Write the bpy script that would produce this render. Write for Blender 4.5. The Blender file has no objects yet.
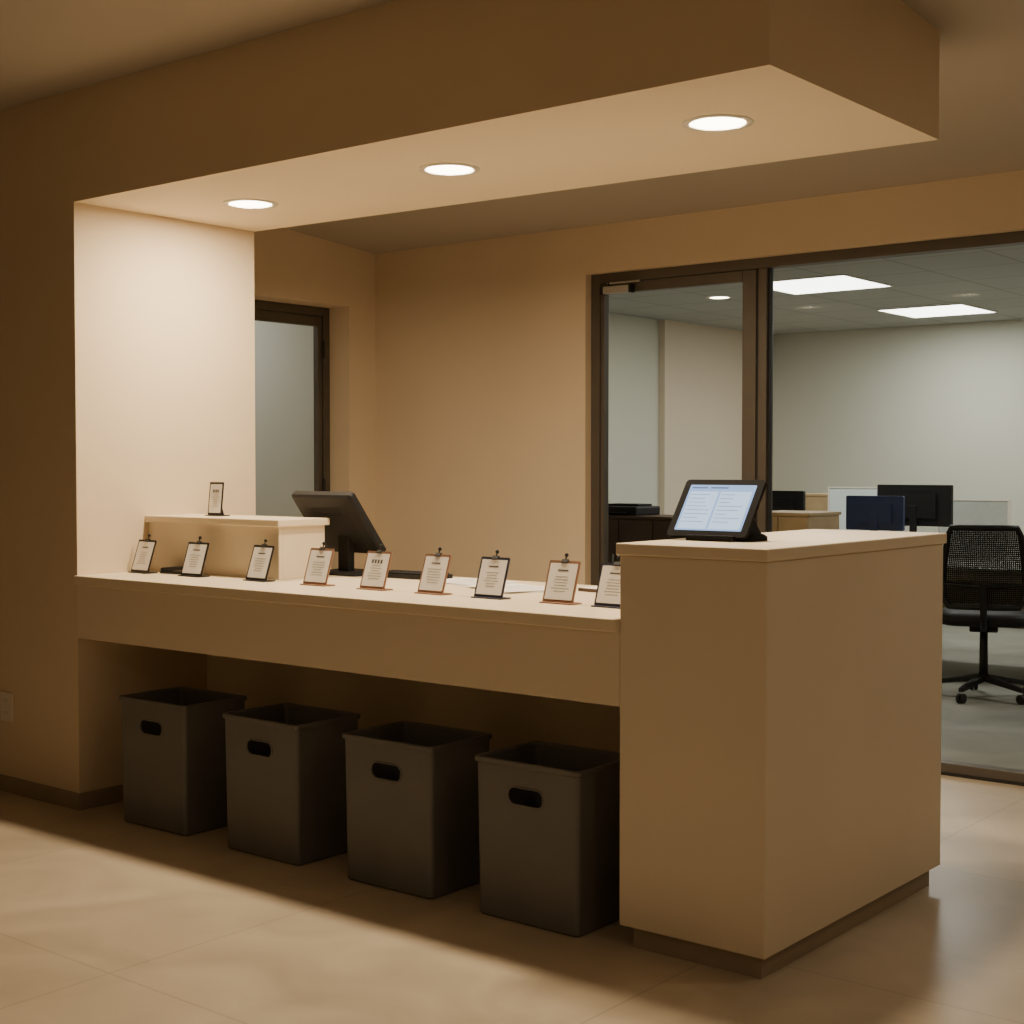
import bpy, bmesh, math, random
from mathutils import Vector, Matrix
random.seed(4)
S = bpy.context.scene
COL = S.collection

# ------------------------------------------------------------ materials
def mat(name, col, rough=0.6, metal=0.0, noise=0.0, nscale=3.0, bump=0.0, bscale=60, spec=0.5, emis=None, estr=0.0, coat=0.0):
    m = bpy.data.materials.new(name); m.use_nodes = True
    nt = m.node_tree; b = nt.nodes['Principled BSDF']
    b.inputs['Base Color'].default_value = (*col, 1)
    b.inputs['Roughness'].default_value = rough
    b.inputs['Metallic'].default_value = metal
    b.inputs['Specular IOR Level'].default_value = spec
    b.inputs['Coat Weight'].default_value = coat
    if emis:
        b.inputs['Emission Color'].default_value = (*emis, 1)
        b.inputs['Emission Strength'].default_value = estr
    if noise > 0 or bump > 0:
        tc = nt.nodes.new('ShaderNodeTexCoord')
    if noise > 0:
        n = nt.nodes.new('ShaderNodeTexNoise'); n.inputs['Scale'].default_value = nscale
        n.inputs['Detail'].default_value = 6
        nt.links.new(tc.outputs['Object'], n.inputs['Vector'])
        r = nt.nodes.new('ShaderNodeValToRGB')
        r.color_ramp.elements[0].position = 0.3; r.color_ramp.elements[1].position = 0.7
        r.color_ramp.elements[0].color = (*[c*(1-noise) for c in col], 1)
        r.color_ramp.elements[1].color = (*[min(1, c*(1+noise)) for c in col], 1)
        nt.links.new(n.outputs['Fac'], r.inputs['Fac'])
        nt.links.new(r.outputs['Color'], b.inputs['Base Color'])
    if bump > 0:
        n2 = nt.nodes.new('ShaderNodeTexNoise'); n2.inputs['Scale'].default_value = bscale
        nt.links.new(tc.outputs['Object'], n2.inputs['Vector'])
        bp = nt.nodes.new('ShaderNodeBump'); bp.inputs['Strength'].default_value = bump
        bp.inputs['Distance'].default_value = 0.002
        nt.links.new(n2.outputs['Fac'], bp.inputs['Height'])
        nt.links.new(bp.outputs['Normal'], b.inputs['Normal'])
    return m

M_wall = mat('wall_paint', (0.72, 0.595, 0.435), 0.75, noise=0.03, nscale=1.5, bump=0.15, bscale=120, spec=0.3)
M_under = mat('soffit_bounce_lit', (0.86, 0.745, 0.56), 0.7, noise=0.02, nscale=1.5, spec=0.3)  # wall paint lightened so the underside looks lit by bounce
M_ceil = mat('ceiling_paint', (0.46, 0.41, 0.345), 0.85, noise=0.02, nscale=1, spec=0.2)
M_desk = mat('desk_laminate', (0.75, 0.645, 0.50), 0.40, noise=0.025, nscale=2.5, bump=0.05, bscale=80)
M_top = mat('desk_top', (0.78, 0.67, 0.51), 0.38, noise=0.02, nscale=4)
M_plinth = mat('plinth_brown', (0.32, 0.26, 0.195), 0.5, noise=0.05, nscale=4)
M_frame = mat('bronze_aluminium', (0.11, 0.095, 0.08), 0.45, metal=0.3, noise=0.05, nscale=10)
M_gasket = mat('rubber_gasket', (0.015, 0.013, 0.012), 0.6, noise=0.05)
M_bin = mat('bin_plastic', (0.155, 0.152, 0.150), 0.42, noise=0.06, nscale=6, bump=0.1, bscale=200)
M_black = mat('black_plastic', (0.014, 0.014, 0.016), 0.5, noise=0.1, nscale=20, spec=0.3)
M_tabl = mat('tablet_bezel', (0.010, 0.010, 0.012), 0.75, noise=0.1, nscale=20, spec=0.12)
M_dark = mat('dark_plastic', (0.018, 0.018, 0.020), 0.6, noise=0.1, nscale=20, spec=0.22)
M_paper = mat('paper', (0.82, 0.80, 0.79), 0.7, noise=0.02)
M_ink = mat('ink', (0.30, 0.28, 0.28), 0.7, noise=0.05)
M_inkd = mat('ink_dark', (0.10, 0.09, 0.09), 0.7, noise=0.05)
M_copper = mat('copper_frame', (0.24, 0.13, 0.085), 0.5, metal=0.0, noise=0.05, nscale=20)
M_navy = mat('navy_frame', (0.03, 0.032, 0.06), 0.4, noise=0.05)
M_steel = mat('steel', (0.55, 0.55, 0.55), 0.3, metal=1.0, noise=0.03)
M_alu = mat('painted_aluminium', (0.42, 0.40, 0.37), 0.4, metal=0.2, noise=0.03)
M_white = mat('white_plastic', (0.75, 0.70, 0.62), 0.45, noise=0.02)
M_owall = mat('office_wall_paint', (0.62, 0.63, 0.56), 0.8, noise=0.02, nscale=1)
M_reflection = mat('warm_reflection_beige', (0.72, 0.62, 0.50), 0.8, noise=0.02, nscale=1)  # beige of a warm wall reflected in the door glass
M_wood = mat('wood_light', (0.48, 0.35, 0.20), 0.5, noise=0.12, nscale=5)
M_wdark = mat('wood_dark', (0.07, 0.04, 0.025), 0.45, noise=0.2, nscale=5)
M_screenp = mat('partition_fabric', (0.45, 0.47, 0.45), 0.9, noise=0.05, nscale=30)
M_board = mat('whiteboard', (0.65, 0.72, 0.76), 0.4, noise=0.01)
M_bluemon = mat('navy_plastic', (0.02, 0.04, 0.12), 0.4, noise=0.05)
M_desk2 = mat('office_desk_top', (0.45, 0.46, 0.42), 0.25, noise=0.03)
M_mesh = mat('chair_mesh', (0.018, 0.018, 0.018), 0.8, noise=0.2, nscale=60, spec=0.2)
M_lamp = mat('lamp_lens', (1, 1, 1), 0.5, noise=0.01, emis=(1.0, 0.88, 0.68), estr=14)
M_trimw = mat('lamp_trim', (0.75, 0.70, 0.60), 0.4, noise=0.02)
M_panel = mat('led_panel', (1, 1, 1), 0.5, noise=0.01, emis=(1.0, 0.98, 0.92), estr=7)
M_scr = mat('tablet_screen', (0.02, 0.02, 0.03), 0.2, noise=0.01, spec=0.3, emis=(0.40, 0.60, 0.98), estr=1.2)
M_scrw = mat('screen_white', (0.02, 0.02, 0.03), 0.2, noise=0.01, spec=0.3, emis=(0.62, 0.80, 1.0), estr=1.4)
M_scrline = mat('screen_text', (0.02, 0.02, 0.03), 0.3, noise=0.01, emis=(0.10, 0.20, 0.50), estr=0.9)

def tile_mat(name, col, size, off, grout, vein, rough, mortar=0.004):
    m = bpy.data.materials.new(name); m.use_nodes = True
    nt = m.node_tree; b = nt.nodes['Principled BSDF']
    tc = nt.nodes.new('ShaderNodeTexCoord'); mp = nt.nodes.new('ShaderNodeMapping')
    mp.inputs['Location'].default_value = (off[0], off[1], 0)
    nt.links.new(tc.outputs['Object'], mp.inputs['Vector'])
    br = nt.nodes.new('ShaderNodeTexBrick'); br.offset = 0; br.squash = 1
    br.inputs['Scale'].default_value = 1
    br.inputs['Brick Width'].default_value = size; br.inputs['Row Height'].default_value = size
    br.inputs['Mortar Size'].default_value = mortar; br.inputs['Mortar Smooth'].default_value = 0.3
    br.inputs['Color1'].default_value = (1, 1, 1, 1); br.inputs['Color2'].default_value = (0.95, 0.95, 0.95, 1)
    br.inputs['Mortar'].default_value = (grout, grout, grout, 1)
    nt.links.new(mp.outputs['Vector'], br.inputs['Vector'])
    n = nt.nodes.new('ShaderNodeTexNoise'); n.inputs['Scale'].default_value = 2.2; n.inputs['Detail'].default_value = 8
    n.inputs['Distortion'].default_value = 1.2
    nt.links.new(tc.outputs['Object'], n.inputs['Vector'])
    r = nt.nodes.new('ShaderNodeValToRGB')
    r.color_ramp.elements[0].position = 0.32; r.color_ramp.elements[1].position = 0.68
    r.color_ramp.elements[0].color = (*[c*(1-vein) for c in col], 1)
    r.color_ramp.elements[1].color = (*[c*(1+vein) for c in col], 1)
    nt.links.new(n.outputs['Fac'], r.inputs['Fac'])
    mx = nt.nodes.new('ShaderNodeMixRGB'); mx.blend_type = 'MULTIPLY'; mx.inputs['Fac'].default_value = 1
    nt.links.new(r.outputs['Color'], mx.inputs['Color1']); nt.links.new(br.outputs['Color'], mx.inputs['Color2'])
    nt.links.new(mx.outputs['Color'], b.inputs['Base Color'])
    mr = nt.nodes.new('ShaderNodeMapRange'); mr.inputs['To Min'].default_value = rough-0.06; mr.inputs['To Max'].default_value = rough+0.08
    nt.links.new(n.outputs['Fac'], mr.inputs['Value']); nt.links.new(mr.outputs['Result'], b.inputs['Roughness'])
    return m
M_floor = tile_mat('floor_tile', (0.57, 0.48, 0.365), 1.2, (3.265, -2.31+1.2), 0.78, 0.13, 0.32)
M_carpet = tile_mat('office_carpet', (0.24, 0.24, 0.21), 0.5, (0, 0), 0.9, 0.15, 0.6)
M_oceil = tile_mat('office_ceiling_tile', (0.42, 0.43, 0.41), 0.6, (0.12, 0.15), 0.65, 0.02, 0.85, 0.010)

def glass_mat(name, tint):
    m = bpy.data.materials.new(name); m.use_nodes = True
    nt = m.node_tree; nt.nodes.remove(nt.nodes['Principled BSDF'])
    out = nt.nodes['Material Output']
    t = nt.nodes.new('ShaderNodeBsdfTransparent'); t.inputs['Color'].default_value = (*tint, 1)
    g = nt.nodes.new('ShaderNodeBsdfGlossy'); g.inputs['Roughness'].default_value = 0.02
    geo = nt.nodes.new('ShaderNodeNewGeometry')
    dt = nt.nodes.new('ShaderNodeVectorMath'); dt.operation = 'DOT_PRODUCT'
    nt.links.new(geo.outputs['Normal'], dt.inputs[0]); nt.links.new(geo.outputs['Incoming'], dt.inputs[1])
    def mth(op, a, b=None):
        n = nt.nodes.new('ShaderNodeMath'); n.operation = op
        for i, v in enumerate((a, b)):
            if v is None: continue
            if isinstance(v, (int, float)): n.inputs[i].default_value = v
            else: nt.links.new(v, n.inputs[i])
        return n.outputs[0]
    c = mth('ABSOLUTE', dt.outputs['Value'])
    p = mth('POWER', mth('SUBTRACT', 1.0, c), 5.0)     # anti-reflective coated glazing
    f = mth('ADD', mth('MULTIPLY', p, 0.6), 0.0003)
    mx = nt.nodes.new('ShaderNodeMixShader')
    nt.links.new(f, mx.inputs[0]); nt.links.new(t.outputs[0], mx.inputs[1]); nt.links.new(g.outputs[0], mx.inputs[2])
    nt.links.new(mx.outputs[0], out.inputs['Surface'])
    return m
M_glass = glass_mat('clear_glass', (0.97, 0.98, 0.97))

# ------------------------------------------------------------ helpers
def link(o, parent=None):
    COL.objects.link(o)
    if parent: o.parent = parent
    return o
def empty(name, loc=(0, 0, 0), rz=0.0):
    e = bpy.data.objects.new(name, None); e.location = loc; e.rotation_euler = (0, 0, rz)
    e.empty_display_size = 0.1
    COL.objects.link(e); return e
def bevel(o, w, seg=2):
    md = o.modifiers.new('bevel', 'BEVEL'); md.width = w; md.segments = seg; md.limit_method = 'ANGLE'
    return o
def hexa(name, v8, m, parent=None, bev=0):
    """v8: bottom 4 ccw, top 4 ccw"""
    me = bpy.data.meshes.new(name)
    me.from_pydata(v8, [], [(0, 3, 2, 1), (4, 5, 6, 7), (0, 1, 5, 4), (1, 2, 6, 5), (2, 3, 7, 6), (3, 0, 4, 7)])
    me.update(); me.materials.append(m)
    o = link(bpy.data.objects.new(name, me), parent)
    if bev: bevel(o, bev)
    return o
def boxes(name, lst, m, parent=None, bev=0, rot=None, loc=None):
    vs, fs = [], []
    for (x0, x1, y0, y1, z0, z1) in lst:
        n = len(vs)
        vs += [(x0, y0, z0), (x1, y0, z0), (x1, y1, z0), (x0, y1, z0), (x0, y0, z1), (x1, y0, z1), (x1, y1, z1), (x0, y1, z1)]
        fs += [tuple(n+i for i in f) for f in [(0, 3, 2, 1), (4, 5, 6, 7), (0, 1, 5, 4), (1, 2, 6, 5), (2, 3, 7, 6), (3, 0, 4, 7)]]
    me = bpy.data.meshes.new(name); me.from_pydata(vs, [], fs); me.update(); me.materials.append(m)
    o = link(bpy.data.objects.new(name, me), parent)
    if rot: o.rotation_euler = rot
    if loc: o.location = loc
    if bev: bevel(o, bev)
    return o
def box(name, x0, x1, y0, y1, z0, z1, m, parent=None, bev=0, rot=None, loc=None):
    return boxes(name, [(x0, x1, y0, y1, z0, z1)], m, parent, bev, rot, loc)
def cyl(name, r0, r1, z0, z1, m, parent=None, loc=(0, 0, 0), rot=None, seg=40, bev=0):
    bm = bmesh.new()
    bmesh.ops.create_cone(bm, cap_ends=True, segments=seg, radius1=r0, radius2=r1, depth=z1-z0,
                          matrix=Matrix.Translation((0, 0, (z0+z1)/2)))
    for f in bm.faces: f.smooth = len(f.verts) == 4
    me = bpy.data.meshes.new(name); bm.to_mesh(me); bm.free(); me.materials.append(m)
    o = link(bpy.data.objects.new(name, me), parent); o.location = loc
    if rot: o.rotation_euler = rot
    if bev: bevel(o, bev)
    return o
def tube(name, pts, r, m, parent=None, cyclic=False):
    cu = bpy.data.curves.new(name, 'CURVE'); cu.dimensions = '3D'; cu.bevel_depth = r; cu.bevel_resolution = 4; cu.use_fill_caps = True
    sp = cu.splines.new('POLY'); sp.points.add(len(pts)-1)
    for i, p in enumerate(pts): sp.points[i].co = (*p, 1)
    sp.use_cyclic_u = cyclic; cu.materials.append(m)
    return link(bpy.data.objects.new(name, cu), parent)
def rrect(w, d, r, seg=5):
    pts = []
    for cx, cy, a0 in ((w/2-r, d/2-r, 0), (-w/2+r, d/2-r, 90), (-w/2+r, -d/2+r, 180), (w/2-r, -d/2+r, 270)):
        for i in range(seg+1):
            a = math.radians(a0+90*i/seg); pts.append((cx+r*math.cos(a), cy+r*math.sin(a)))
    return pts
def loft(name, rings, m, parent=None, cap0=True, cap1=True, smooth=True):
    bm = bmesh.new(); R = []
    for ring in rings: R.append([bm.verts.new(p) for p in ring])
    n = len(R[0])
    for a, b in zip(R, R[1:]):
        for i in range(n):
            f = bm.faces.new((a[i], a[(i+1) % n], b[(i+1) % n], b[i])); f.smooth = smooth
    if cap0: bm.faces.new(list(reversed(R[0])))
    if cap1: bm.faces.new(R[-1])
    bmesh.ops.recalc_face_normals(bm, faces=bm.faces)
    me = bpy.data.meshes.new(name); bm.to_mesh(me); bm.free(); me.materials.append(m)
    return link(bpy.data.objects.new(name, me), parent)
def plate(name, w, h, t, r, m, parent=None, y=0.0, zc=0.0, xc=0.0):
    """rounded rectangle standing in XZ, thickness along Y starting at y"""
    pts = rrect(w, h, r)
    return loft(name, [[(p[0]+xc, y, p[1]+zc) for p in pts], [(p[0]+xc, y+t, p[1]+zc) for p in pts]], m, parent, smooth=False)

# ------------------------------------------------------------ dimensions
DH = 0.018
YF = 3.355          # lobby wall / desk front plane
XC = -4.93          # nook side wall
XR = -1.85          # right end of desk and soffit
XL = -2.318         # left side of the tall end block
ZS = 2.395+DH       # soffit underside
YB = 6.10           # rear wall
XS = -5.96          # side wall of the rear area
def zc(y): return DH+(2.83 if y <= YF else 2.83-(y-YF)*(2.83-2.60)/(YB-YF))

# ------------------------------------------------------------ room shell
box('floor', -9, 3.2, -2.5, 6.2, -0.1, 0, M_floor)
box('floor_office', -9, 3.2, 6.2, 12.4, -0.1, 0, M_carpet)
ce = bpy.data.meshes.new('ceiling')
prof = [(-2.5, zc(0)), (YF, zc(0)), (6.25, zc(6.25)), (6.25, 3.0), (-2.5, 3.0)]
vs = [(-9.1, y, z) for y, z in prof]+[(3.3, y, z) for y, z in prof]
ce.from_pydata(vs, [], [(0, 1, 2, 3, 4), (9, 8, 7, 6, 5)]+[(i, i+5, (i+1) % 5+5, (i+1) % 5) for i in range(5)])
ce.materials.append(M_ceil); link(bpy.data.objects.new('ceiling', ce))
ZO = 2.60+DH
box('ceiling_office', -9, 3.2, 6.25, 12.4, ZO, ZO+0.1, M_oceil)

hexa('wall_front', [(-9, YF, 0), (XC, YF, 0), (XC, 4.28, 0), (-9, 4.28, 0),
                    (-9, YF, zc(YF)), (XC, YF, zc(YF)), (XC, 4.28, zc(4.28)), (-9, 4.28, zc(4.28))], M_wall)
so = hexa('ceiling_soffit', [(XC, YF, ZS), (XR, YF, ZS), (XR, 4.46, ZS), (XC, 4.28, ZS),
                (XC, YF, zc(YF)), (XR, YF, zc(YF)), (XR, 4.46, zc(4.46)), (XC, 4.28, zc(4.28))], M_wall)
so.data.materials.append(M_under); so.data.polygons[0].material_index = 1  # underside face takes the lightened bounce colour
DY0, DY1, DZ = 4.85, 5.885, 2.275+DH
boxes('wall_side', [(XS-0.22, XS, 4.28, DY0, 0, 2.76), (XS-0.22, XS, DY1, YB, 0, 2.64), (XS-0.22, XS, DY0, DY1, DZ, 2.70)], M_wall)
WX0, WX1, WZ = -4.435, 0.6, 2.355+DH
boxes('wall_back', [(XS-0.22, WX0, YB, 6.25, 0, 2.66), (WX0, WX1, YB, 6.25, WZ, 2.66), (WX1, 3.2, YB, 6.25, 0, 2.66)], M_wall)
box('wall_right', 3.2, 3.3, -2.5, 12.4, 0, 2.9, M_wall)
box('wall_rear', -9, 3.2, -2.6, -2.5, 0, 2.9, M_wall)
box('wall_left', -9.1, -9, -2.5, 12.4, 0, 2.9, M_wall)
OX = -6.75
box('wall_office_side', OX-0.1, OX, 6.25, 12.3, 0, ZO, M_owall)
box('office_reflection_slab', OX, OX+0.06, 10.35, 12.2, 0, ZO, M_reflection)  # added slab, coloured as the warm reflection in the door glass
box('wall_office_back', -9, 3.2, 12.2, 12.3, 0, ZO, M_owall)
box('wall_corridor', -9, XS-0.22, 6.15, 6.25, 0, 2.62, M_owall)
box('wall_corridor_far', -8.6, -8.5, 4.28, 6.15, 0, 2.6, M_owall)

bh = 0.067
box('baseboard_front', -9, XC+0.012, YF-0.012, YF, 0, bh, M_plinth, bev=0.002)
box('baseboard_nook', XC, XC+0.012, YF, 4.28, 0, bh, M_plinth, bev=0.002)
box('baseboard_back', XS, WX0, YB-0.012, YB, 0, bh, M_plinth, bev=0.002)
box('baseboard_side', XS, XS+0.012, DY1, YB-0.012, 0, bh, M_plinth, bev=0.002)
box('baseboard_office', OX, 3.2, 12.188, 12.2, 0, bh, M_plinth, bev=0.002)

# ------------------------------------------------------------ side door
d = empty('door_1', (XS-0.2, (DY0+DY1)/2, 0))
W = (DY1-DY0)/2
boxes('frame', [(-0.03, 0.04, -W, -W+0.05, 0, DZ), (-0.03, 0.04, W-0.05, W, 0, DZ), (-0.03, 0.04, -W+0.05, W-0.05, DZ-0.05, DZ)], M_frame, d, 0.003)
boxes('leaf', [(-0.01, 0.03, -W+0.053, -W+0.10, 0.01, DZ-0.053), (-0.01, 0.03, W-0.085, W-0.053, 0.01, DZ-0.053),
               (-0.01, 0.03, -W+0.10, W-0.085, DZ-0.11, DZ-0.053), (-0.01, 0.03, -W+0.10, W-0.085, 0.01, 0.12)], M_frame, d, 0.003)
box('glass', 0.006, 0.012, -W+0.10, W-0.085, 0.12, DZ-0.11, M_glass, d)
for zz in (0.4, 1.25, 2.05):
    cyl('hinge_%d' % int(zz*10), 0.009, 0.009, zz-0.05, zz+0.05, M_gasket, d, (0.042, W-0.052, 0), seg=16)
boxes('handle', [(0.03, 0.07, -W+0.07, -W+0.085, 1.0, 1.015), (0.055, 0.07, -W+0.07, -W+0.2, 1.0, 1.015)], M_steel, d, 0.003)

# ------------------------------------------------------------ glazing: door_2 + window_1
PX = -3.40
g = empty('window_1', (PX, 6.18, 0))
def L(x): return x-PX
boxes('frame', [(L(WX0), L(WX0+0.055), -0.03, 0.04, 0, WZ), (L(PX-0.045), L(PX+0.0), -0.03, 0.04, 0, WZ-0.05), (L(WX1-0.05), L(WX1), -0.03, 0.04, 0, WZ),
                (L(-1.60), L(-1.54), -0.03, 0.04, 0.05, WZ-0.05),
                (L(WX0+0.055), L(WX1-0.05), -0.03, 0.04, WZ-0.05, WZ), (L(PX), L(WX1-0.05), -0.03, 0.04, 0, 0.055),
                ], M_frame, g, 0.003)
boxes('gasket', [(0.0, 0.008, -0.012, 0.012, 0.055, WZ-0.05), (-0.058, -0.045, -0.02, 0.03, 0, WZ-0.05), (0, L(WX1-0.05), -0.034, -0.03, 0.0, 0.014)], M_gasket, g)
boxes('glass', [(0.008, L(-1.60), -0.004, 0.004, 0.055, WZ-0.05), (L(-1.54), L(WX1-0.05), -0.004, 0.004, 0.055, WZ-0.05)], M_glass, g)
d = empty('door_2', ((WX0+PX)/2, 6.175, 0))
hw = (PX-0.06-(WX0+0.058))/2
cx = (PX-0.06+WX0+0.058)/2-(WX0+PX)/2
boxes('leaf', [(cx-hw, cx-hw+0.022, -0.02, 0.025, 0.01, WZ-0.053), (cx+hw-0.075, cx+hw, -0.02, 0.025, 0.01, WZ-0.053),
               (cx-hw+0.022, cx+hw-0.075, -0.02, 0.025, WZ-0.105, WZ-0.053), (cx-hw+0.022, cx+hw-0.075, -0.02, 0.025, 0.01, 0.11)], M_frame, d, 0.003)
box('glass', cx-hw+0.022, cx+hw-0.075, -0.003, 0.003, 0.11, WZ-0.105, M_glass, d)
box('closer_body', cx-hw+0.04, cx-hw+0.20, -0.06, -0.02, WZ-0.110, WZ-0.072, M_alu, d, 0.004)
boxes('closer_caps', [(cx-hw+0.02, cx-hw+0.04, -0.06, -0.02, WZ-0.113, WZ-0.068), (cx-hw+0.20, cx-hw+0.215, -0.06, -0.02, WZ-0.112, WZ-0.07)], M_dark, d, 0.003)
box('closer_arm', cx-hw+0.06, cx-hw+0.26, -0.05, -0.035, WZ-0.062, WZ-0.052, M_alu, d, 0.002)
cyl('closer_pivot', 0.01, 0.01, WZ-0.075, WZ-0.052, M_dark, d, (cx-hw+0.07, -0.042, 0), seg=16)
boxes('pull_handle', [(cx+hw-0.05, cx+hw-0.03, -0.06, -0.048, 0.75, 0.86+0.15), (cx+hw-0.05, cx+hw-0.03, -0.06, -0.02, 0.77, 0.785), (cx+hw-0.05, cx+hw-0.03, -0.06, -0.02, 0.97, 0.985)], M_frame, d, 0.002)

# ------------------------------------------------------------ reception desk
ZT, ZL, ZA = 0.92+DH, 0.882+DH, 0.67+DH
TB = 1.135+DH
desk = empty('reception_desk', (XL, YF, 0))
def D(x0, x1, y0, y1, z0, z1): return (x0-XL, x1-XL, y0-YF, y1-YF, z0, z1)
boxes('counter_top', [D(XC, XL, YF-0.018, 4.25, ZL, ZT)], M_top, desk, 0.004)
boxes('apron', [D(XC, XL, YF, YF+0.03, ZA, ZL), D(XC, XL, YF+0.03, 4.0, ZA, ZA+0.02)], M_desk, desk)
boxes('knee_panel', [D(XC, XL, 4.0, 4.03, 0, ZA+0.02)], M_desk, desk)
boxes('end_block', [D(XL, XR, YF, 4.53, 0.062, TB-0.034)], M_desk, desk, 0.004)
boxes('end_block_top', [D(XL-0.008, XR+0.008, YF-0.01, 4.54, TB-0.034, TB)], M_top, desk, 0.004)
boxes('plinth', [D(XL+0.035, XR-0.022, YF+0.022, 4.49, 0, 0.062)], M_plinth, desk)
SX, SY0, SY1, SZ = -4.13, 3.70, 3.94, 1.150+DH
boxes('raised_shelf_body', [D(XC, SX, SY0, SY0+0.02, ZT, SZ-0.028), D(SX-0.02, SX, SY0+0.02, SY1, ZT, SZ-0.028)], M_desk, desk, 0.002)
boxes('raised_shelf_top', [D(XC, SX+0.02, SY0-0.02, SY1+0.01, SZ-0.028, SZ)], M_top, desk, 0.004)

# ------------------------------------------------------------ waste bins
def make_bin_mesh():
    H = 0.488; w0, d0, w1, d1 = 0.378, 0.288, 0.388, 0.300
    def ring(w, dd, z, r=0.016): return [(p[0], p[1], z) for p in rrect(w, dd, r)]
    rings = [ring(w0-0.010, d0-0.010, 0.0), ring(w0, d0, 0.006), ring(w1, d1, H-0.018), ring(w1+0.012, d1+0.012, H-0.016), ring(w1+0.013, d1+0.013, H-0.003),
             ring(w1+0.010, d1+0.010, H), ring(w1-0.006, d1-0.006, H), ring(w1-0.012, d1-0.012, H-0.008), ring(w0-0.01, d0-0.01, 0.02)]
    o = loft('bin_tmp', rings, M_bin, smooth=False)
    w, h, zz = 0.130, 0.050, 0.385
    pts = rrect(w, h, h/2-0.001, 8)
    c = loft('cut_tmp', [[(p[0], -0.3, p[1]+zz) for p in pts], [(p[0], 0.3, p[1]+zz) for p in pts]], M_bin)
    md = o.modifiers.new('b', 'BOOLEAN'); md.object = c; md.operation = 'DIFFERENCE'; md.solver = 'EXACT'
    dg = bpy.context.evaluated_depsgraph_get(); dg.update()
    me = bpy.data.meshes.new_from_object(o.evaluated_get(dg)); me.name = 'waste_bin'
    bpy.data.objects.remove(o); bpy.data.objects.remove(c)
    bm = bmesh.new(); bm.from_mesh(me)
    po = rrect(w+0.010, h+0.010, (h+0.010)/2-0.001, 8); pi = rrect(w, h, h/2-0.001, 8)
    def yat(z): return -(d0/2+(d1-d0)/2*(z-0.006)/(H-0.024))
    A = [bm.verts.new((p[0], yat(p[1]+zz)-0.003, p[1]+zz)) for p in po]
    B = [bm.verts.new((p[0], yat(p[1]+zz)-0.003, p[1]+zz)) for p in pi]
    A2 = [bm.verts.new((p[0], yat(p[1]+zz)+0.001, p[1]+zz)) for p in po]
    n = len(A)
    for i in range(n):
        j = (i+1) % n
        bm.faces.new((A[i], A[j], B[j], B[i])); bm.faces.new((A2[i], A2[j], A[j], A[i]))
    bm.to_mesh(me); bm.free()
    return me
binme = make_bin_mesh()
for i, (xc_, yy, rz) in enumerate([(-4.447, 3.490, 0.01), (-3.825, 3.482, -0.010), (-3.215, 3.482, 0.010), (-2.637, 3.478, 0.0)]):
    o = bpy.data.objects.new('waste_bin', binme); o.location = (xc_, yy, 0.001); o.rotation_euler = (0, 0, rz); link(o)
    bevel(o, 0.0015, 1)

# ------------------------------------------------------------ card holders
def card(name, x, y, z, frame, w=0.120, h=0.136, rz=0.0, lean=14, clip=True, big=False):
    e = empty(name, (x, y, z), rz)
    p = bpy.data.objects.new('tilt', None); link(p, e); p.location = (0, 0, 0.004); p.rotation_euler = (-math.radians(lean), 0, 0)
    plate('backing', w, h, 0.004, 0.004, frame, p, 0, h/2)
    plate('paper', w-0.014, h-0.018, 0.001, 0.002, M_paper, p, -0.001, h/2)
    k = h/0.142; q = w/0.118
    hd = [(-0.020*q, 0.020*q, -0.0016, -0.001, h-0.036*k, h-0.031*k)]
    if big: hd = [(-0.026*q+i*0.014*q, -0.017*q+i*0.014*q, -0.0016, -0.001, h-0.046*k, h-0.032*k) for i in range(4)]
    boxes('heading', hd, M_inkd, p)
    ls = []
    for j in range(6):
        ww = random.uniform(0.018, 0.034)*q; zz = h-(0.056+j*0.0098)*k
        ls.append((-ww, ww, -0.0015, -0.001, zz, zz+0.0018))
    boxes('print', ls, M_ink, p)
    boxes('base', [(-w/2-0.003, w/2+0.003, -0.012, 0.045, 0, 0.004)], frame, e, 0.001)
    ty = 0.6*h*math.tan(math.radians(lean))+0.006
    hexa('easel_leg', [(-0.012, 0.039, 0.003), (0.012, 0.039, 0.003), (0.012, 0.042, 0.003), (-0.012, 0.042, 0.003),
                       (-0.010, ty, 0.6*h), (0.010, ty, 0.6*h), (0.010, ty+0.003, 0.6*h), (-0.010, ty+0.003, 0.6*h)], frame, e)
    if clip:
        loft('clip', [[(a*0.013, b, h-0.006) for a, b in ((-1, -0.005), (1, -0.005), (1, 0.009), (-1, 0.009))],
                      [(a*0.011, b, h+0.005) for a, b in ((-1, -0.001), (1, -0.001), (1, 0.005), (-1, 0.005))]], M_black, p, smooth=False)
        cyl('clip_stem', 0.0025, 0.0025, h+0.003, h+0.014, M_dark, p, (0, 0.002, 0), seg=12)
        bm = bmesh.new(); bmesh.ops.create_uvsphere(bm, u_segments=14, v_segments=8, radius=0.0065, matrix=Matrix.Translation((0, 0.002, h+0.019)))
        for f in bm.faces: f.smooth = True
        me = bpy.data.meshes.new('clip_knob'); bm.to_mesh(me); bm.free(); me.materials.append(M_dark)
        link(bpy.data.objects.new('clip_knob', me), p)
    return e
cards = [(-4.835, 3.58, M_black), (-4.52, 3.59, M_black), (-4.15, 3.60, M_black), (-3.83, 3.60, M_copper), (-3.54, 3.60, M_copper),
         (-3.265, 3.60, M_copper), (-3.01, 3.60, M_navy), (-2.725, 3.60, M_copper), (-2.525, 3.60, M_navy)]
for i, (x, y, m_) in enumerate(cards):
    card('card_holder', x, y, ZT+0.0005, m_, rz=random.uniform(-0.08, 0.06), lean=18, big=(i == 4))
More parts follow.
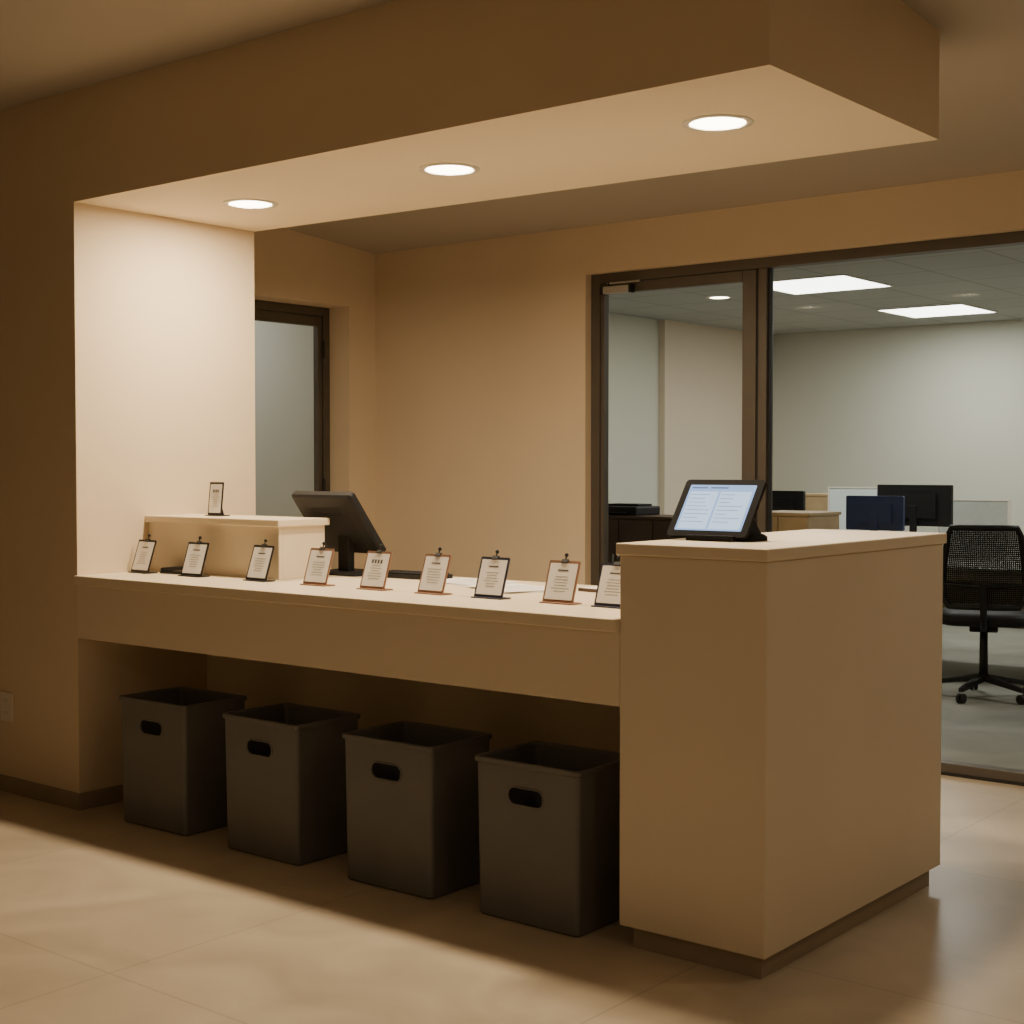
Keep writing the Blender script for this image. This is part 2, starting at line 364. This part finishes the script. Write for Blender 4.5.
card('sign_holder', -4.63, 3.80, SZ+0.0005, M_black, w=0.085, h=0.135, rz=0.0, lean=6, clip=False, big=True)

# ------------------------------------------------------------ desk monitor
mo = empty('computer_monitor', (-4.13, 4.06, ZT))
tl = bpy.data.objects.new('tilt', None); link(tl, mo); tl.location = (-0.015, -0.035, 0.205); tl.rotation_euler = (math.radians(38), 0, 0)
pts = rrect(0.34, 0.30, 0.012)
loft('housing', [[(p[0], 0.018, p[1]) for p in pts], [(p[0], -0.004, p[1]) for p in pts], [(p[0]*0.95, -0.012, p[1]*0.95) for p in pts],
                 [(p[0]*0.7, -0.018, p[1]*0.7) for p in pts]], M_dark, tl, smooth=False)
plate('screen', 0.31, 0.26, 0.001, 0.003, M_black, tl, 0.018, 0)
boxes('vents', [(-0.08, 0.08, -0.0195, -0.017, 0.05+i*0.012, 0.055+i*0.012) for i in range(4)], M_black, tl)
boxes('neck', [(-0.03, 0.03, -0.02, 0.015, 0.01, 0.20)], M_dark, mo, 0.004)
loft('base', [[(p[0], p[1]+0.02, 0.0005) for p in rrect(0.24, 0.19, 0.03)], [(p[0], p[1]+0.02, 0.01) for p in rrect(0.24, 0.19, 0.03)],
              [(p[0]*.9, p[1]*.9+0.02, 0.016) for p in rrect(0.24, 0.19, 0.03)]], M_black, mo, smooth=False)
kb = empty('keyboard', (-3.81, 4.10, ZT), 0.05)
loft('body', [[(p[0], p[1], 0.001) for p in rrect(0.30, 0.14, 0.01)], [(p[0], p[1], 0.016) for p in rrect(0.30, 0.14, 0.01)]], M_black, kb, smooth=False)
boxes('keys', [(-0.14+i*0.0215, -0.122+i*0.0215, -0.06+j*0.0245, -0.04+j*0.0245, 0.016, 0.022) for i in range(13) for j in range(5)], M_dark, kb)

st = empty('stapler', (-4.68, 3.645, ZT), 0.12)
boxes('base', [(-0.075, 0.075, -0.018, 0.018, 0.001, 0.010)], M_black, st, 0.003)
boxes('arm', [(-0.075, 0.07, -0.014, 0.014, 0.014, 0.030)], M_black, st, 0.006, (0, math.radians(-5), 0))
boxes('hinge', [(0.05, 0.075, -0.017, 0.017, 0.008, 0.034)], M_dark, st, 0.003)

def sheets(name, x, y, rz, n=3, w=0.21, h=0.297):
    e = empty(name, (x, y, ZT), rz)
    for i in range(n):
        boxes('sheet_%d' % i, [(-w/2, w/2, -h/2, h/2, 0.0005+i*0.0012, 0.0012+i*0.0012)], M_paper, e, 0, (0, 0, i*0.07))
    boxes('print', [(-w/2+0.02, w/2-0.03, -h/2+0.03+k*0.02, -h/2+0.033+k*0.02, n*0.0012, n*0.0012+0.0002) for k in range(10)], M_ink, e, 0, (0, 0, (n-1)*0.07))
sheets('paper_stack', -3.17, 3.93, 0.9, 6)
sheets('paper_stack', -3.48, 4.06, 1.3, 4)
sheets('paper_stack', -2.55, 4.02, 0.2, 2)
nb = empty('notebook', (-2.83, 4.08, ZT), 1.45)
boxes('cover', [(-0.08, 0.08, -0.11, 0.11, 0.0005, 0.012)], M_wdark, nb, 0.002)
boxes('pages', [(-0.076, 0.078, -0.106, 0.106, 0.003, 0.0125)], M_paper, nb)

# ------------------------------------------------------------ tablet
tb = empty('tablet', (-2.188, 3.60, TB))
tl = bpy.data.objects.new('tilt', None); link(tl, tb); tl.location = (0, 0, 0.014); tl.rotation_euler = (-math.radians(36), 0, 0)
TW, TH = 0.268, 0.202
plate('body', TW, TH, 0.012, 0.012, M_tabl, tl, 0, TH/2)
plate('screen', TW-0.044, TH-0.040, 0.0008, 0.003, M_scr, tl, -0.0008, TH/2)
boxes('screen_panes', [(-0.104, -0.008, -0.0011, -0.0008, 0.025, TH-0.044), (0.0, 0.104, -0.0011, -0.0008, 0.025, TH-0.044)], M_scrw, tl)
boxes('screen_header', [(-0.104, -0.05, -0.0012, -0.0008, TH-0.033, TH-0.028), (-0.04, 0.02, -0.0012, -0.0008, TH-0.033, TH-0.028)], M_scrline, tl)
ls = []
for j in range(8):
    zz = TH-0.056-j*0.0138
    ls.append((-0.100, -0.100+random.uniform(0.04, 0.083), -0.0014, -0.0011, zz, zz+0.0015))
    ls.append((0.006, random.uniform(0.04, 0.093), -0.0014, -0.0011, zz, zz+0.0015))
boxes('screen_text', ls, M_scrline, tl)
loft('stand_foot', [[(p[0]+0.06, p[1]+0.085, 0.0005) for p in rrect(0.15, 0.13, 0.03)], [(p[0]+0.06, p[1]+0.085, 0.012) for p in rrect(0.15, 0.13, 0.03)],
                    [(p[0]*.85+0.06, p[1]*.85+0.085, 0.02) for p in rrect(0.15, 0.13, 0.03)]], M_tabl, tb, smooth=False)
hexa('stand_wedge', [(-0.03, 0.03, 0.012), (0.115, 0.03, 0.012), (0.115, 0.14, 0.012), (-0.03, 0.14, 0.012),
                     (0.0, 0.075, 0.095), (0.09, 0.075, 0.095), (0.09, 0.10, 0.09), (0.0, 0.10, 0.09)], M_tabl, tb, 0.004)
boxes('lip', [(-0.06, 0.10, -0.012, 0.012, 0.0005, 0.018)], M_tabl, tb, 0.004)

# ------------------------------------------------------------ wall outlet
ol = empty('wall_outlet', (-5.44, YF, 0.36))
plate('plate', 0.085, 0.12, 0.006, 0.006, M_white, ol, -0.0065, 0)
for k in (-0.026, 0.026):
    plate('socket_%d' % (1 if k < 0 else 2), 0.04, 0.034, 0.001, 0.008, M_white, ol, -0.0075, k)
    boxes('slots_%d' % (1 if k < 0 else 2), [(-0.01, -0.007, -0.008, -0.0075, k-0.004, k+0.008), (0.007, 0.010, -0.008, -0.0075, k-0.004, k+0.008)], M_ink, ol)

# ------------------------------------------------------------ lights
def arealight(name, parent, loc, size, power, col, shape='DISK', size_y=None, rot=(0, 0, 0)):
    l = bpy.data.lights.new(name, 'AREA'); l.shape = shape; l.size = size
    if size_y: l.size_y = size_y
    l.energy = power; l.color = col
    o = bpy.data.objects.new(name, l); o.location = loc; o.rotation_euler = rot
    COL.objects.link(o); o.parent = parent
def ring(name, r_in, r_out, zt, zb, m, parent):
    seg = 48; prof = [(r_in, zt), (r_in, zb+0.001), (r_in+0.003, zb), (r_out-0.003, zb), (r_out, zb+0.002), (r_out, zt)]
    bm = bmesh.new(); R = []
    for i in range(seg):
        a = 2*math.pi*i/seg; R.append([bm.verts.new((r*math.cos(a), r*math.sin(a), z)) for r, z in prof])
    for i in range(seg):
        for k in range(len(prof)-1):
            f = bm.faces.new((R[i][k], R[(i+1) % seg][k], R[(i+1) % seg][k+1], R[i][k+1])); f.smooth = True
    bmesh.ops.recalc_face_normals(bm, faces=bm.faces)
    me = bpy.data.meshes.new(name); bm.to_mesh(me); bm.free(); me.materials.append(m)
    link(bpy.data.objects.new(name, me), parent)
WARM = (1.0, 0.79, 0.52)
def downlight(x, y, z, power, r=0.084, col=WARM):
    e = empty('added_fill_downlight', (x, y, z))
    ring('trim_ring', r, r+0.024, -0.0005, -0.005, M_trimw, e)
    cyl('lens', r, r, -0.003, -0.0008, M_lamp, e, seg=48)
    arealight('bulb', e, (0, 0, -0.004), r*1.95, power, col)
for x in (-4.416, -3.363, -2.279):
    downlight(x, 3.815, ZS, 29)
for x, y, p in ((-1.3, 0.0, 9), (1.2, 1.8, 7)):  # lobby lamps added out of view as fill light
    downlight(x, y, zc(0), p)
downlight(-5.5, 9.24, ZO, 5, 0.07)  # added lamp standing in for a downlight reflected in the door glass
def led(x0, x1, y0, y1, power):
    e = empty('ceiling_light_panel', ((x0+x1)/2, (y0+y1)/2, ZO))
    w, dd = (x1-x0)/2, (y1-y0)/2
    boxes('frame', [(-w-0.015, w+0.015, -dd-0.015, -dd, -0.008, -0.0005), (-w-0.015, w+0.015, dd, dd+0.015, -0.008, -0.0005),
                    (-w-0.015, -w, -dd, dd, -0.008, -0.0005), (w, w+0.015, -dd, dd, -0.008, -0.0005)], M_white, e)
    box('diffuser', -w, w, -dd, dd, -0.005, -0.0005, M_panel, e)
    arealight('tube', e, (0, 0, -0.0065), w*2, power, (1.0, 0.98, 0.88), 'RECTANGLE', dd*2)
led(-4.95, -4.22, 8.65, 9.38, 23)
led(-4.95, -4.27, 10.75, 11.48, 23)
led(-2.0, -1.3, 8.65, 9.38, 23)
led(-2.0, -1.3, 10.75, 11.48, 23)
e = empty('added_fill_downlight', (0.0, 4.9, zc(4.9)-0.006))  # unseen lamp added to brighten the header and rear area
ring('trim_ring', 0.084, 0.108, 0.004, -0.002, M_trimw, e)
cyl('lens', 0.084, 0.084, -0.0015, 0.001, M_lamp, e, seg=48)
arealight('bulb', e, (0, 0, -0.003), 0.16, 9, WARM)
e = empty('ceiling_light_panel', (-7.4, 5.4, zc(5.7)-0.01))
box('diffuser', -0.3, 0.3, -0.3, 0.3, -0.02, 0, M_panel, e)
arealight('tube', e, (0, 0, -0.022), 0.6, 2.6, (1.0, 0.98, 0.9), 'SQUARE')

# ------------------------------------------------------------ office furniture
od = empty('office_desk', (-3.8, 9.5, 0))
boxes('top', [(-1.5, 1.4, -0.6, 0.6, 0.70, 0.73)], M_desk2, od, 0.004)
boxes('legs', [(-1.45, -1.40, -0.55, -0.50, 0, 0.70), (1.30, 1.35, -0.55, -0.50, 0, 0.70), (-1.45, -1.40, 0.5, 0.55, 0, 0.70), (1.30, 1.35, 0.5, 0.55, 0, 0.70),
               (-1.40, 1.30, -0.53, -0.51, 0.64, 0.69), (-1.40, 1.30, 0.51, 0.53, 0.64, 0.69)], M_steel, od, 0.003)
boxes('modesty_panel', [(-1.40, 1.30, 0.42, 0.44, 0.25, 0.70)], M_wood, od)
def monitor2(x, y, w, ztop, zbot, m_, rz=0.0):
    e = empty('office_monitor', (x, y, 0.73), rz)
    zc_ = (ztop+zbot)/2-0.73; h = ztop-zbot
    plate('housing', w, h, 0.03, 0.008, m_, e, -0.015, zc_)
    plate('rear_shell', w*0.6, h*0.6, 0.012, 0.01, m_, e, -0.027, zc_)
    plate('screen', w-0.02, h-0.02, 0.001, 0.004, M_black, e, 0.015, zc_)
    boxes('neck', [(-0.025, 0.025, -0.03, -0.012, 0.005, zc_)], m_, e, 0.003)
    boxes('foot', [(-0.11, 0.11, -0.10, 0.08, 0.0005, 0.012)], m_, e, 0.003)
monitor2(-4.16, 9.02, 0.40, 1.175, 0.945, M_bluemon, 0.05)
monitor2(-4.09, 9.5, 0.54, 1.245, 0.96, M_black)
monitor2(-4.95, 9.15, 0.40, 1.20, 0.96, M_black)
monitor2(-2.75, 9.6, 0.50, 1.20, 0.93, M_black)
def divider(name, x, y, w, z1, m_, z0=0.73, t=0.03):
    e = empty(name, (x, y, z0))
    boxes('panel', [(-w/2, w/2, -t/2, t/2, 0.0005, z1-z0)], m_, e, 0.004)
    boxes('edge', [(-w/2-0.012, -w/2, -t/2-0.004, t/2+0.004, 0.0005, z1-z0+0.008), (w/2, w/2+0.012, -t/2-0.004, t/2+0.004, 0.0005, z1-z0+0.008), (-w/2, w/2, -t/2-0.004, t/2+0.004, z1-z0, z1-z0+0.008)], M_white, e)
divider('desk_divider', -4.72, 9.95, 0.46, 1.21, M_board)
divider('desk_divider', -3.86, 9.98, 0.50, 1.13, M_screenp)
def cabinet(name, x0, x1, y0, y1, h, m_, nd=2):
    e = empty(name, ((x0+x1)/2, (y0+y1)/2, 0)); w, dd = (x1-x0)/2, (y1-y0)/2
    boxes('carcass', [(-w, w, -dd, dd, 0.05, h-0.02)], m_, e, 0.002)
    boxes('top', [(-w-0.01, w+0.01, -dd-0.01, dd+0.01, h-0.02, h)], m_, e, 0.003)
    boxes('plinth', [(-w+0.02, w-0.02, -dd+0.02, dd-0.02, 0, 0.05)], M_dark, e)
    fw = 2*w/nd
    boxes('doors', [(-w+i*fw+0.003, -w+(i+1)*fw-0.003, -dd-0.016, -dd, 0.06, h-0.025) for i in range(nd)], m_, e, 0.002)
    boxes('handles', [(-w+i*fw+fw-0.04, -w+i*fw+fw-0.03, -dd-0.03, -dd-0.016, h*0.6, h*0.75) for i in range(nd)], M_steel, e)
cabinet('wood_cabinet', -4.30, -3.92, 7.6, 8.0, 1.10, M_wood)
cabinet('wood_cabinet', -3.68, -2.9, 10.6, 11.0, 1.09, M_wood)
cabinet('wood_cabinet', -5.60, -4.9, 10.6, 11.0, 1.15, M_wood)
cabinet('dark_credenza', -5.80, -4.98, 8.0, 8.4, 1.04, M_wdark, 3)
pr = empty('desk_printer', (-5.62, 8.2, 1.04))
boxes('body', [(-0.19, 0.19, -0.15, 0.15, 0.0005, 0.06)], M_black, pr, 0.01)
boxes('tray', [(-0.12, 0.12, -0.19, -0.15, 0.015, 0.022), (-0.14, 0.14, -0.05, 0.12, 0.06, 0.075)], M_dark, pr, 0.002)

# office chair
def chair(x, y, rz):
    c = empty('office_chair', (x, y, 0), rz)     # faces +Y
    for i in range(5):
        a = math.radians(90+72*i+12)
        ca, sa = math.cos(a), math.sin(a)
        def P(r, s, z): return (r*ca-s*sa, r*sa+s*ca, z)
        hexa('leg_%d' % (i+1), [P(0.02, -0.025, 0.10), P(0.30, -0.015, 0.065), P(0.30, 0.015, 0.065), P(0.02, 0.025, 0.10),
                                P(0.02, -0.025, 0.14), P(0.30, -0.013, 0.09), P(0.30, 0.013, 0.09), P(0.02, 0.025, 0.14)], M_black, c, 0.004)
        for s in (-0.013, 0.013):
            q = P(0.29, s, 0.03)
            cyl('caster_%d_%d' % (i+1, 1 if s > 0 else 2), 0.028, 0.028, -0.009, 0.009, M_black, c, (q[0], q[1], 0.0285), (math.pi/2, 0, a), 24, 0.003)
    cyl('gas_lift', 0.026, 0.022, 0.10, 0.42, M_dark, c, seg=24)
    boxes('mechanism', [(-0.08, 0.08, -0.12, 0.10, 0.40, 0.44)], M_black, c, 0.008)
    loft('seat', [[(p[0]*k, p[1]*k+0.02, z) for p in rrect(0.50, 0.48, 0.09, 8)] for k, z in ((0.90, 0.44), (1.0, 0.455), (1.0, 0.49), (0.95, 0.51), (0.7, 0.515))], M_dark, c)
    def bp(u, v):   # u -1..1, v 0..1
        w = 0.225*(0.88+0.12*math.sin(math.pi*min(1, v*0.9+0.2)))
        return (u*w, -0.235-0.06*v+0.03*math.sin(v*math.pi)-0.035*(1-u*u)+0.0, 0.56+0.46*v)
    fr = []
    for i in range(9): fr.append(bp(-0.9+1.8*i/8, 0.0))
    for i in range(1, 9): fr.append(bp(1.0, 0.04+0.92*(i-0.5)/8))
    for i in range(9): fr.append(bp(0.9-1.8*i/8, 1.0))
    for i in range(1, 9): fr.append(bp(-1.0, 0.96-0.92*(i-0.5)/8))
    tube('back_frame', fr, 0.018, M_black, c, True)
    bm = bmesh.new(); nu, nv = 40, 40
    G = [[bm.verts.new(bp(-0.97+1.94*i/nu, 0.01+0.98*j/nv)) for i in range(nu+1)] for j in range(nv+1)]
    for j in range(nv):
        for i in range(nu): bm.faces.new((G[j][i], G[j][i+1], G[j+1][i+1], G[j+1][i]))
    me = bpy.data.meshes.new('back_mesh'); bm.to_mesh(me); bm.free(); me.materials.append(M_mesh)
    o = link(bpy.data.objects.new('back_mesh', me), c)
    wf = o.modifiers.new('w', 'WIREFRAME'); wf.thickness = 0.0075; wf.use_replace = True
    tube('lumbar_bar', [bp(-1, 0.28), bp(-0.5, 0.27), bp(0, 0.26), bp(0.5, 0.27), bp(1, 0.28)], 0.014, M_black, c)
    tube('spine', [(0, -0.10, 0.42), (0, -0.22, 0.43), (0, -0.29, 0.50), (0, -0.305, 0.60), (0, -0.315, 0.70)], 0.02, M_black, c)
    for s in (-1, 1):
        tube('arm_post_%s' % ('l' if s < 0 else 'r'), [(s*0.10, 0, 0.435), (s*0.26, 0, 0.44), (s*0.285, 0, 0.50), (s*0.285, 0, 0.66)], 0.014, M_black, c)
        boxes('arm_pad_%s' % ('l' if s < 0 else 'r'), [(s*0.285-0.035, s*0.285+0.035, -0.12, 0.13, 0.66, 0.685)], M_black, c, 0.01)
chair(-3.17, 8.38, 0.35)

# ------------------------------------------------------------ world
w = bpy.data.worlds.new('world'); S.world = w; w.use_nodes = True
w.node_tree.nodes['Background'].inputs['Color'].default_value = (1.0, 0.8, 0.6, 1)
w.node_tree.nodes['Background'].inputs['Strength'].default_value = 0.02

# ------------------------------------------------------------ camera
cd = bpy.data.cameras.new('camera'); cam = bpy.data.objects.new('camera', cd); COL.objects.link(cam)
cam.location = (0, 0, 1.35+DH)
cd.sensor_width = 36; cd.lens = 1439/1024*36
th = math.radians(1.79)
fwd_xy = (-0.6284, 0.7780)
yaw = math.atan2(-fwd_xy[0], fwd_xy[1])
cam.rotation_euler = (math.pi/2-th, 0, yaw)
cd.clip_start = 0.05
S.camera = cam
